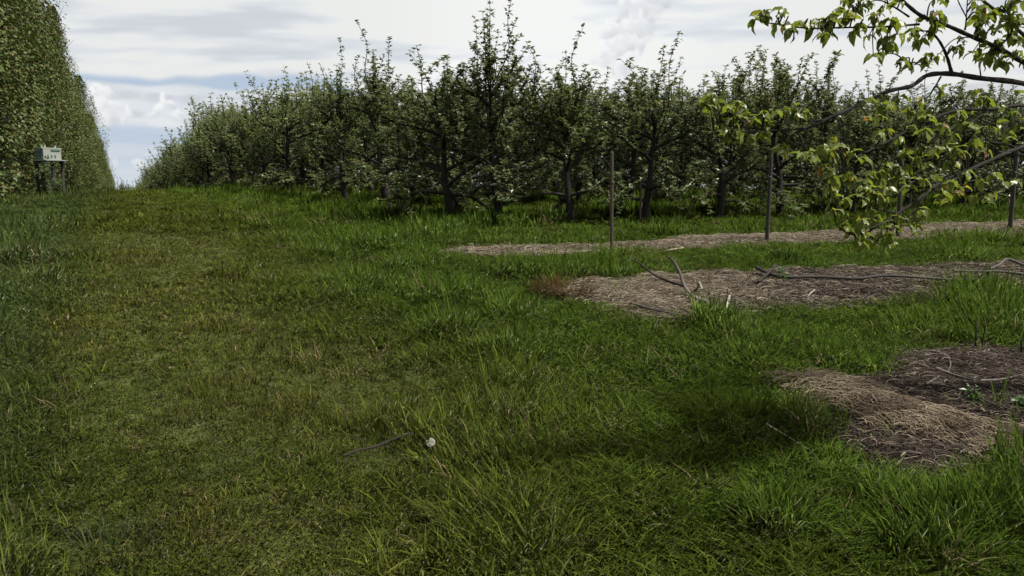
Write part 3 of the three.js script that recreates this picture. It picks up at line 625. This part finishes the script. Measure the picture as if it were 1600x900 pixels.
// ------------------------------------------------------------------ sticks and prunings
const BLEACH = [.22, .2, .175], BROWN = [.018, .015, .013], GREY = [.06, .054, .048];
function stick(name, label, runs, cat = 'stick') {   // runs: [points, radius0, radius1, colour, colourTip]
  const b = new MB(), o = runs[0][0][0].clone();
  for (const [pts, r0, r1, c0, c1] of runs) { const c = curve(pts.map((p) => p.clone().sub(o)), 4 * pts.length); b.tube(c, taper(c.length, r0, r1).map((r, i) => r * (1 + .12 * Math.sin(i * 2.3))), 7, c0, c1 ?? c0, true); }
  const m = mesh(name, b.geo(), M.stick); m.position.copy(o); tag(m, label, cat); return m;
}
const onG = (px, py, up = .012) => { const [x, d] = ground(px, py); return V(x, surface(x, d) + up, -d); };
{
  const d0 = 6.75;
  stick('pruned_branch', 'dark forked branch with two raised prongs on the straw bed', [
    [[onG(1117, 497, .02), at(1108, 487, d0 - .1), at(1106, 473, d0), at(1088, 466, d0 + .12), at(1070, 448, d0 + .3), at(1062, 425, d0 + .4), at(1052, 408, d0 + .5), at(1045, 402, d0 + .52)], .024, .011, BLEACH.map((v) => v * .8), BROWN],
    [[at(1069, 447, d0 + .3), at(1045, 440, d0 + .45), at(1020, 428, d0 + .65), at(1000, 412, d0 + .8), at(987, 405, d0 + .85)], .013, .006, BROWN],
    [[at(1080, 458, d0 + .2), at(1090, 450, d0 + .15), at(1092, 441, d0 + .1), at(1097, 452, d0)], .013, .009, BROWN, BLEACH],
    [[at(1092, 469, d0 + .08), at(1085, 474, d0 + .02), onG(1078, 481, .02)], .016, .01, BROWN, BLEACH],
    [[at(1079, 460, d0 + .2), at(1073, 470, d0 + .25)], .008, .004, BROWN],
  ], 'branch');
  stick('long_branch', 'long bare branch lying along the back of the straw bed', [
    [[onG(1180, 440, .1), onG(1215, 449, .08), onG(1280, 453, .08), onG(1340, 455, .085), onG(1378, 452, .09), onG(1430, 454, .1), onG(1490, 455, .12), onG(1530, 455, .12)], .019, .012, BROWN, GREY],
    [[onG(1184, 461, .06), onG(1198, 452, .1), onG(1211, 441, .15)], .011, .015, BROWN],
  ], 'branch');
  stick('long_branch', 'grey bare branch with twiggy tips by the right edge of the straw bed', [
    [[onG(1488, 449, .13), onG(1530, 448, .14), onG(1570, 449, .13), onG(1640, 453, .12)], .011, .018, GREY, GREY],
    [[onG(1545, 446, .13), onG(1560, 441, .15), onG(1572, 437, .16), onG(1590, 440, .15), onG(1625, 448, .13)], .012, .018, GREY, GREY],
    [[onG(1500, 444, .03), onG(1512, 450, .02), onG(1525, 458, .01)], .009, .004, GREY, BLEACH],
    [[onG(1530, 444, .03), onG(1545, 452, .02), onG(1565, 456, .01)], .009, .004, GREY, BLEACH],
  ], 'branch');
  stick('thin_stick', 'thin grey stick near the front edge of the straw bed', [[[onG(985, 487, .06), onG(1010, 494, .06), onG(1045, 500, .05), onG(1085, 504, .045)], .012, .006, GREY, BROWN]]);
  stick('curved_twig', 'short bleached curved twig right of the forked branch', [[[onG(1122, 500, .02), onG(1132, 494, .04), onG(1139, 484, .09)], .013, .01, BLEACH]]);
  stick('pale_twig', 'short pale twig on the grass edge of the straw bed', [[[onG(1157, 494, .02), onG(1170, 492, .03), onG(1188, 490, .02)], .009, .006, [.4, .36, .3]]]);
  stick('hooked_twig', 'tiny hooked pale twig at the front of the straw bed', [[[onG(1262, 482, .02), onG(1264, 474, .05), onG(1272, 470, .06)], .009, .007, BLEACH]]);
  stick('short_stick', 'short pale stick in front of the far mulch bed', [[[onG(1035, 397, .03), onG(1050, 396, .05), onG(1068, 392, .04)], .013, .01, [.2, .17, .14]]]);
  stick('short_stick', 'pale stick left of the tan post on the far bed', [[[onG(898, 398, .03), onG(912, 398, .04), onG(926, 396, .03)], .018, .012, BLEACH]]);
  stick('irrigation_pipe', 'thin black pipe along the front of the far bed by the right edge', [[[onG(1395, 380, .03), onG(1440, 377, .03), onG(1480, 374, .03), onG(1540, 373, .03), onG(1660, 368, .03)], .012, .012, [.015, .015, .015]]], 'pipe');
  stick('fallen_twig', 'dark twig lying in the grass left of the dandelion', [[[onG(536, 719, .02), onG(560, 715, .035), onG(590, 712, .045), onG(615, 705, .06), onG(640, 698, .07)], .0042, .008, [.03, .023, .018], [.018, .015, .013]], [[onG(640, 698, .07), onG(655, 697, .06), onG(668, 703, .04)], .004, .0025, [.03, .025, .02]]]);
  stick('fallen_twig', 'thin pale twig in the grass left of the hay', [[[onG(1197, 680, .06), onG(1225, 694, .05), onG(1264, 716, .04)], .004, .004, [.26, .23, .18]]]);
  stick('fallen_twig', 'faint pale twig low in the grass at the bottom centre', [[[onG(835, 778, .03), onG(880, 795, .05), onG(930, 812, .04), onG(972, 842, .03)], .003, .002, [.2, .18, .1]]]);
  // a few dead leaves on the grass
  [[268, 590, 'pale curled dead leaf lying on the track'], [1370, 478, 'pale dead leaf on the grass between the two right beds']].forEach(([px, py, label], i) => {
    const b = new MB(); for (let k = 0; k < 4; k++) b.leaf(V(0, 0, 0), V(Math.cos(k * 1.5 + i), .15, Math.sin(k * 1.5 + i)).normalize(), V(0, 1, 0), .024, .015, [.11, .08, .05], .35);
    const m = mesh('dead_leaf', b.geo(), M.straw); m.position.copy(onG(px, py, .06)); tag(m, label, 'leaf');
  });
  // prunings on the dark bed
  const list = [
    [[[1444, 556], [1462, 566], [1478, 574], [1484, 586], [1480, 598]], .009, 'curved grey twig at the back of the dark bed'],
    [[[1462, 592], [1490, 602], [1520, 614]], .009, 'grey straight twig across the dark bed'],
    [[[1446, 620], [1458, 612], [1468, 606]], .009, 'short bleached stub on the dark bed'],
    [[[1400, 582], [1416, 592], [1432, 596]], .006, 'thin twig at the left corner of the dark bed'],
    [[[1535, 645], [1560, 655], [1590, 668]], .006, 'thin twig beside the bright weed'],
    [[[1362, 750], [1372, 757], [1380, 763]], .008, 'bleached twig end below the hay'],
    [[[1530, 615], [1565, 611], [1600, 603]], .008, 'dark twig near the right edge of the dark bed'],
    [[[1490, 628], [1486, 620], [1494, 612]], .006, 'little bent twig in the middle of the dark bed'],
    [[[1546, 560], [1570, 570], [1600, 575]], .007, 'grey twig at the back right of the dark bed'],
    [[[1330, 655], [1338, 668], [1346, 680]], .005, 'pale stem on the hay heap'],
  ];
  for (const [pts, r, label] of list) stick('pruned_twig', label, [[pts.map(([a, b]) => onG(a, b, .03)), r * .8, r * .45, r > .0075 ? BLEACH.map((v) => v * .75) : GREY, GREY]], 'twig');
  { const b = ground(1524, 551); stick('upright_shoot', 'taller bare dark shoot standing at the back of the dark bed', [[[P(b[0], b[1], -.03), at(1525, 525, b[1]), at(1525, 497, b[1])], .006, .004, BROWN]], 'shoot'); }
  { const b = ground(1532, 551); stick('upright_shoot', 'shorter leaning dark shoot at the back of the dark bed', [[[P(b[0], b[1], -.03), at(1536, 530, b[1]), at(1540, 508, b[1])], .006, .004, BROWN]], 'shoot'); }
  { const b = ground(1596, 562); stick('upright_shoot', 'dark shoot stump at the right edge of the dark bed', [[[P(b[0], b[1], -.03), at(1596, 545, b[1]), at(1595, 532, b[1])], .008, .006, BROWN]], 'shoot'); }
}

// ------------------------------------------------------------------ near tree whose branches hang in from the right
{
  const R = rng(8080), tx = 3.35, td = 4.55, t = thing('overhanging_tree', P(tx, td), 'near fruit tree whose leafy branches hang in from the right', 'tree');
  const O = t.position, L = (px, py, d) => at(px, py, d).sub(O), wood = new MB();
  const trunkTop = 2.9, tr = curve([V(0, -.1, 0), V(.03, .6, 0), V(-.02, 1.3, .03), V(.05, 2.1, 0), V(.02, trunkTop, .05)], 14);
  wood.tube(tr, taper(15, .09, .03), 10, DARKBARK, GREYBARK);
  mesh('trunk', wood.geo(), M.bark, t);
  const join = (h) => { let best = tr[0]; for (const p of tr) if (Math.abs(p.y - h) < Math.abs(best.y - h)) best = p; return best.clone(); };
  const WOODC = [.035, .03, .027];
  // each limb: list of runs [points, r0, r1]; leaves hang on the nearest limb
  const limbs = [
    [[[[0, 1.15], [1640, 150, 4.35], [1600, 131, 4.2], [1530, 122, 4.05], [1480, 115, 3.95], [1448, 118, 3.9], [1425, 134, 3.85], [1390, 142, 3.8], [1340, 165, 3.7], [1290, 187, 3.6], [1245, 207, 3.55]], .022, .008], [[[1260, 200, 3.57], [1220, 204, 3.5], [1170, 200, 3.45], [1140, 197, 3.42], [1115, 204, 3.4]], .006, .003], [[[1290, 187, 3.6], [1250, 190, 3.52], [1215, 195, 3.45]], .005, .003],
      [[[1487, 115, 3.95], [1480, 90, 3.93], [1470, 68, 3.9], [1458, 52, 3.86]], .012, .006], [[[1470, 120, 3.95], [1455, 145, 3.85], [1430, 175, 3.8]], .006, .003]],
    [[[[0, 1.45], [1650, 128, 4.3], [1600, 98, 4.15], [1560, 75, 4.05], [1520, 58, 3.95], [1480, 40, 3.88], [1440, 25, 3.8], [1418, 8, 3.75], [1395, -14, 3.7]], .02, .009], [[[1436, 38, 3.8], [1380, 42, 3.7], [1320, 43, 3.6], [1260, 44, 3.5], [1215, 38, 3.47], [1188, 34, 3.45]], .007, .003], [[[1420, 26, 3.78], [1395, 10, 3.7], [1370, 0, 3.66], [1335, 20, 3.6]], .006, .003],
      [[[1508, 47, 3.93], [1510, 25, 3.9], [1512, -8, 3.9]], .005, .003], [[[1510, 27, 3.9], [1500, 8, 3.88], [1493, -8, 3.86]], .004, .003], [[[1520, 58, 3.95], [1490, 62, 3.9], [1460, 92, 3.86], [1440, 100, 3.84], [1420, 100, 3.8]], .004, .002], [[[1560, 75, 4.05], [1580, 50, 4], [1570, 20, 3.95]], .006, .003]],
    [[[[0, 1.0], [1660, 182, 4.3], [1600, 165, 4.1], [1545, 171, 3.95], [1500, 172, 3.9], [1465, 182, 3.8], [1420, 203, 3.7], [1380, 225, 3.6], [1330, 250, 3.5], [1308, 268, 3.48]], .014, .004], [[[1600, 175, 4.1], [1570, 200, 4], [1540, 190, 3.95], [1520, 180, 3.9]], .008, .004], [[[1500, 210, 3.8], [1450, 222, 3.7], [1410, 240, 3.65], [1370, 265, 3.6]], .005, .002], [[[1545, 171, 3.95], [1520, 190, 3.88], [1500, 210, 3.8]], .006, .005]],
    [[[[0, .8], [1660, 212, 4.2], [1600, 229, 4.0], [1560, 245, 3.9], [1515, 265, 3.8], [1470, 285, 3.7], [1435, 312, 3.6], [1405, 332, 3.55], [1380, 348, 3.5], [1360, 357, 3.45]], .016, .006], [[[1402, 333, 3.55], [1385, 330, 3.52], [1365, 326, 3.5], [1340, 318, 3.45]], .007, .003], [[[1372, 352, 3.48], [1345, 368, 3.44], [1320, 362, 3.42], [1307, 350, 3.4], [1305, 340, 3.4]], .006, .003], [[[1445, 305, 3.62], [1430, 330, 3.58], [1410, 345, 3.55], [1390, 362, 3.5], [1370, 376, 3.48]], .006, .003], [[[1600, 238, 4.05], [1575, 226, 4], [1545, 220, 3.92], [1535, 208, 3.9]], .009, .004], [[[1600, 242, 4], [1570, 243, 3.95], [1530, 258, 3.85]], .008, .006]],
  ];
  const meshes = [], sticks = [], skel = [];
  limbs.forEach((runs, n) => {
    const b = new MB();
    for (const [pts, r0, r1] of runs) {
      const v = pts.map((q) => q.length === 2 ? join(q[1]) : L(...q)), c = curve(v, v.length * 4);
      b.tube(c, taper(c.length, r0 * .8, r1 * .8, .8).map((r, i) => r * (1 + .1 * Math.sin(i * 1.9 + n))), 8, WOODC);
      c.forEach((p, i) => { if (i > 3) skel.push([p, n]); });
    }
    meshes[n] = b;
  });
  // rosettes, one per leaf cluster seen: [px, py]
  const seen = [
    1180, 36, 1195, 30, 1212, 44, 1236, 52, 1255, 45, 1275, 40, 1292, 46, 1310, 22, 1328, 32, 1345, 46, 1365, 30, 1382, 18, 1352, 8, 1322, 4, 1392, 38, 1402, 10, 1334, 58, 1296, 62, 1372, 50, 1300, 40, 1222, 24, 1340, 20, 1358, 62,
    1385, 78, 1378, 92, 1402, 62, 1424, 62, 1436, 72, 1460, 42, 1472, 32, 1455, 56, 1448, 36, 1503, 70, 1500, 80, 1412, 100, 1424, 106, 1442, 98, 1480, 4, 1462, 4, 1524, 8, 1534, 20, 1550, 52, 1570, 45, 1588, 30, 1562, 74, 1590, 68, 1598, 10, 1542, 90, 1552, 86, 1530, 84, 1576, 62, 1580, 8, 1545, 30, 1594, 48, 1560, 20,
    1102, 170, 1112, 186, 1126, 200, 1142, 175, 1152, 190, 1136, 214, 1156, 214, 1176, 196, 1190, 186, 1200, 202, 1196, 216, 1226, 180, 1240, 186, 1258, 180, 1180, 220, 1218, 240, 1120, 165, 1210, 180, 1166, 180,
    1250, 248, 1270, 250, 1285, 234, 1300, 230, 1312, 236, 1330, 248, 1350, 252, 1290, 268, 1302, 282, 1296, 296, 1312, 290, 1330, 280, 1350, 290, 1345, 302, 1362, 276, 1372, 286, 1340, 312, 1322, 320, 1345, 320, 1376, 314, 1390, 300, 1302, 316, 1312, 336, 1358, 308,
    1352, 162, 1380, 172, 1402, 160, 1422, 176, 1370, 190, 1430, 192, 1386, 212, 1402, 222, 1442, 210, 1452, 190, 1472, 202, 1500, 182, 1512, 202, 1482, 232, 1502, 242, 1522, 226, 1542, 240, 1552, 200, 1572, 222, 1592, 202, 1582, 182, 1562, 172, 1542, 160, 1520, 150, 1590, 150, 1470, 150, 1440, 165, 1490, 215, 1530, 205, 1600, 190, 1416, 246, 1436, 236, 1460, 240,
    1420, 300, 1442, 290, 1462, 280, 1482, 292, 1502, 300, 1532, 290, 1552, 280, 1572, 292, 1482, 320, 1492, 310, 1540, 318, 1410, 270, 1390, 262, 1450, 262, 1480, 262, 1510, 276, 1400, 285, 1520, 312, 1470, 308,
    1332, 346, 1346, 352, 1370, 345, 1386, 356, 1402, 346, 1430, 350, 1442, 344, 1350, 370, 1342, 384, 1362, 384, 1390, 370, 1320, 356, 1418, 358, 1376, 372, 1440, 332,
  ];
  { const n0 = seen.length; for (let k = 0; k < n0; k += 2) if (R() < .6) seen.push(seen[k] + (R() - .5) * 34, seen[k + 1] + (R() - .5) * 26); for (let k = 0; k < 16; k++) seen.push(1525 + R() * 78, R() * 105); }
  function leafGeo(len, wid, fold, bend, wave) {
    const g = new THREE.BufferGeometry(), p = [], idx = [], n = 5;
    for (let i = 0; i <= n; i++) {
      const f = i / n, w = wid * .5 * Math.pow(Math.sin(Math.PI * Math.pow(clamp(f * .97 + .015), .8)), .8), a = bend * f, z = len * (Math.sin(a) / Math.max(bend, .01)), y = -len * (1 - Math.cos(a)) / Math.max(bend, .01);
      p.push(-w * Math.cos(fold), y + w * Math.sin(fold) + wave * Math.sin(f * 9), z, 0, y, z, w * Math.cos(fold), y + w * Math.sin(fold) + wave * Math.cos(f * 8), z);
      if (i) for (const s of [0, 1]) { const A = (i - 1) * 3 + s, B = i * 3 + s; idx.push(A, B, A + 1, A + 1, B, B + 1); }
    }
    g.setAttribute('position', new THREE.Float32BufferAttribute(p, 3)); g.setIndex(idx); g.computeVertexNormals();
    return g;
  }
  const leafGeos = [leafGeo(.06, .032, .35, 1.0, .005), leafGeo(.05, .029, .2, .7, .006), leafGeo(.066, .032, .5, 1.4, .005), leafGeo(.034, .02, .3, .6, .003)];
  const lm = (r, g, b, tr = .6) => new THREE.MeshPhysicalMaterial({ name: 'broad_leaf', color: new THREE.Color().setRGB(r, g, b), roughness: .95, specularIntensity: .2, transmission: tr, thickness: 0, clearcoat: .6, clearcoatRoughness: .33 });
  const leafMats = [lm(.12, .15, .014), lm(.155, .17, .014), lm(.08, .12, .016), lm(.21, .185, .015), lm(.18, .1, .022)];
  const all = [];
  for (let k = 0; k < seen.length; k += 2) {
    let best = null, bd = 1e9;
    const probe = at(seen[k], seen[k + 1], 3.7).sub(O), dirn = probe.clone().add(O).sub(camera.position).normalize();
    for (const s of skel) { const w = s[0].clone().add(O).sub(camera.position), off = w.clone().addScaledVector(dirn, -w.dot(dirn)).length(); if (off < bd) { bd = off; best = s; } }
    const dep = -(best[0].z + O.z) + (R() - .5) * Math.min(.3, .05 + bd * 1.2), p = at(seen[k], seen[k + 1], dep).sub(O), n = best[1];
    const hub = p.clone().add(V(0, .022, 0)), a = best[0], mid = V().lerpVectors(a, hub, .5).add(V((R() - .5) * .03, .015 + R() * .02, (R() - .5) * .03));
    const c = curve([a, mid, hub], 6); meshes[n].tube(c, taper(7, .004, .002), 5, [.06, .05, .03]);
    const m = 4 + Math.floor(R() * 3), a0 = R() * 6.28;
    for (let l = 0; l < m; l++) all.push([n, hub.clone().add(V((R() - .5) * .02, (R() - .5) * .015, (R() - .5) * .02)), a0 + l * 6.28 / m + (R() - .5) * .7, -.15 + R() * 1.15 - (l === 0 ? .5 : 0), R()]);
  }
  const limbMesh = meshes.map((b) => mesh('branch', b.geo(), M.bark, t));
  const q = new THREE.Quaternion(), e = new THREE.Euler(0, 0, 0, 'YXZ'), rest = [];
  all.forEach(([n, p, yaw, pitch, r], i) => {
    e.set(pitch, yaw, (R() - .5) * 1.3); q.setFromEuler(e);
    const g = leafGeos[Math.floor(R() * 4)], s = .8 + R() * .4, w = R(), mt = leafMats[w < .34 ? 0 : w < .6 ? 1 : w < .85 ? 2 : w < .95 ? 3 : 4];
    if (i * 300 % all.length < 300) { const o = mesh('leaf', g, mt, limbMesh[n]); o.position.copy(p); o.quaternion.copy(q); o.scale.setScalar(s); }
    else rest.push(g.clone().applyMatrix4(new THREE.Matrix4().compose(p, q, V(s, s, s))));
  });
  // the rest of the tree above and to the right of the view
  const extra = new MB(), spots = [];
  for (let k = 0; k < 5; k++) {
    const h = 1.6 + R() * 1.3, az = R() * 6.28, a = join(h), out = .5 + R() * .8, p = V(a.x + Math.cos(az) * out, h + .2 + R() * .7, a.z + Math.sin(az) * out), w = p.clone().add(O);
    const u = w.x / -w.z; if (w.z > -1.5 || (u < .70 && (w.y - 1.6) / -w.z < .27)) continue;
    const c = curve([a, V().lerpVectors(a, p, .5).add(V(0, .08, 0)), p], 8); extra.tube(c, taper(9, .014, .004), 6, WOODC);
    for (let i = 0; i < 9; i++) spots.push(c[2 + Math.floor(R() * 7)]);
  }
  mesh('branch', extra.geo(), M.bark, t);
  for (const p of spots) for (let l = 0; l < 5; l++) { e.set(R() * 1.1, R() * 6.28, (R() - .5) * .8); q.setFromEuler(e); rest.push(leafGeos[l % 4].clone().applyMatrix4(new THREE.Matrix4().compose(p.clone().add(V((R() - .5) * .15, (R() - .5) * .1, (R() - .5) * .15)), q, V(1, 1, 1)))); }
  tag(mesh('leaves', mergeGeometries(rest), leafMats[0], t), null, null, null, 'stuff');
  console.log('near leaves', all.length, rest.length);
}

scene.traverse((o) => { if (o.isMesh) o.castShadow = o.receiveShadow = true; });
renderer.render(scene, camera);
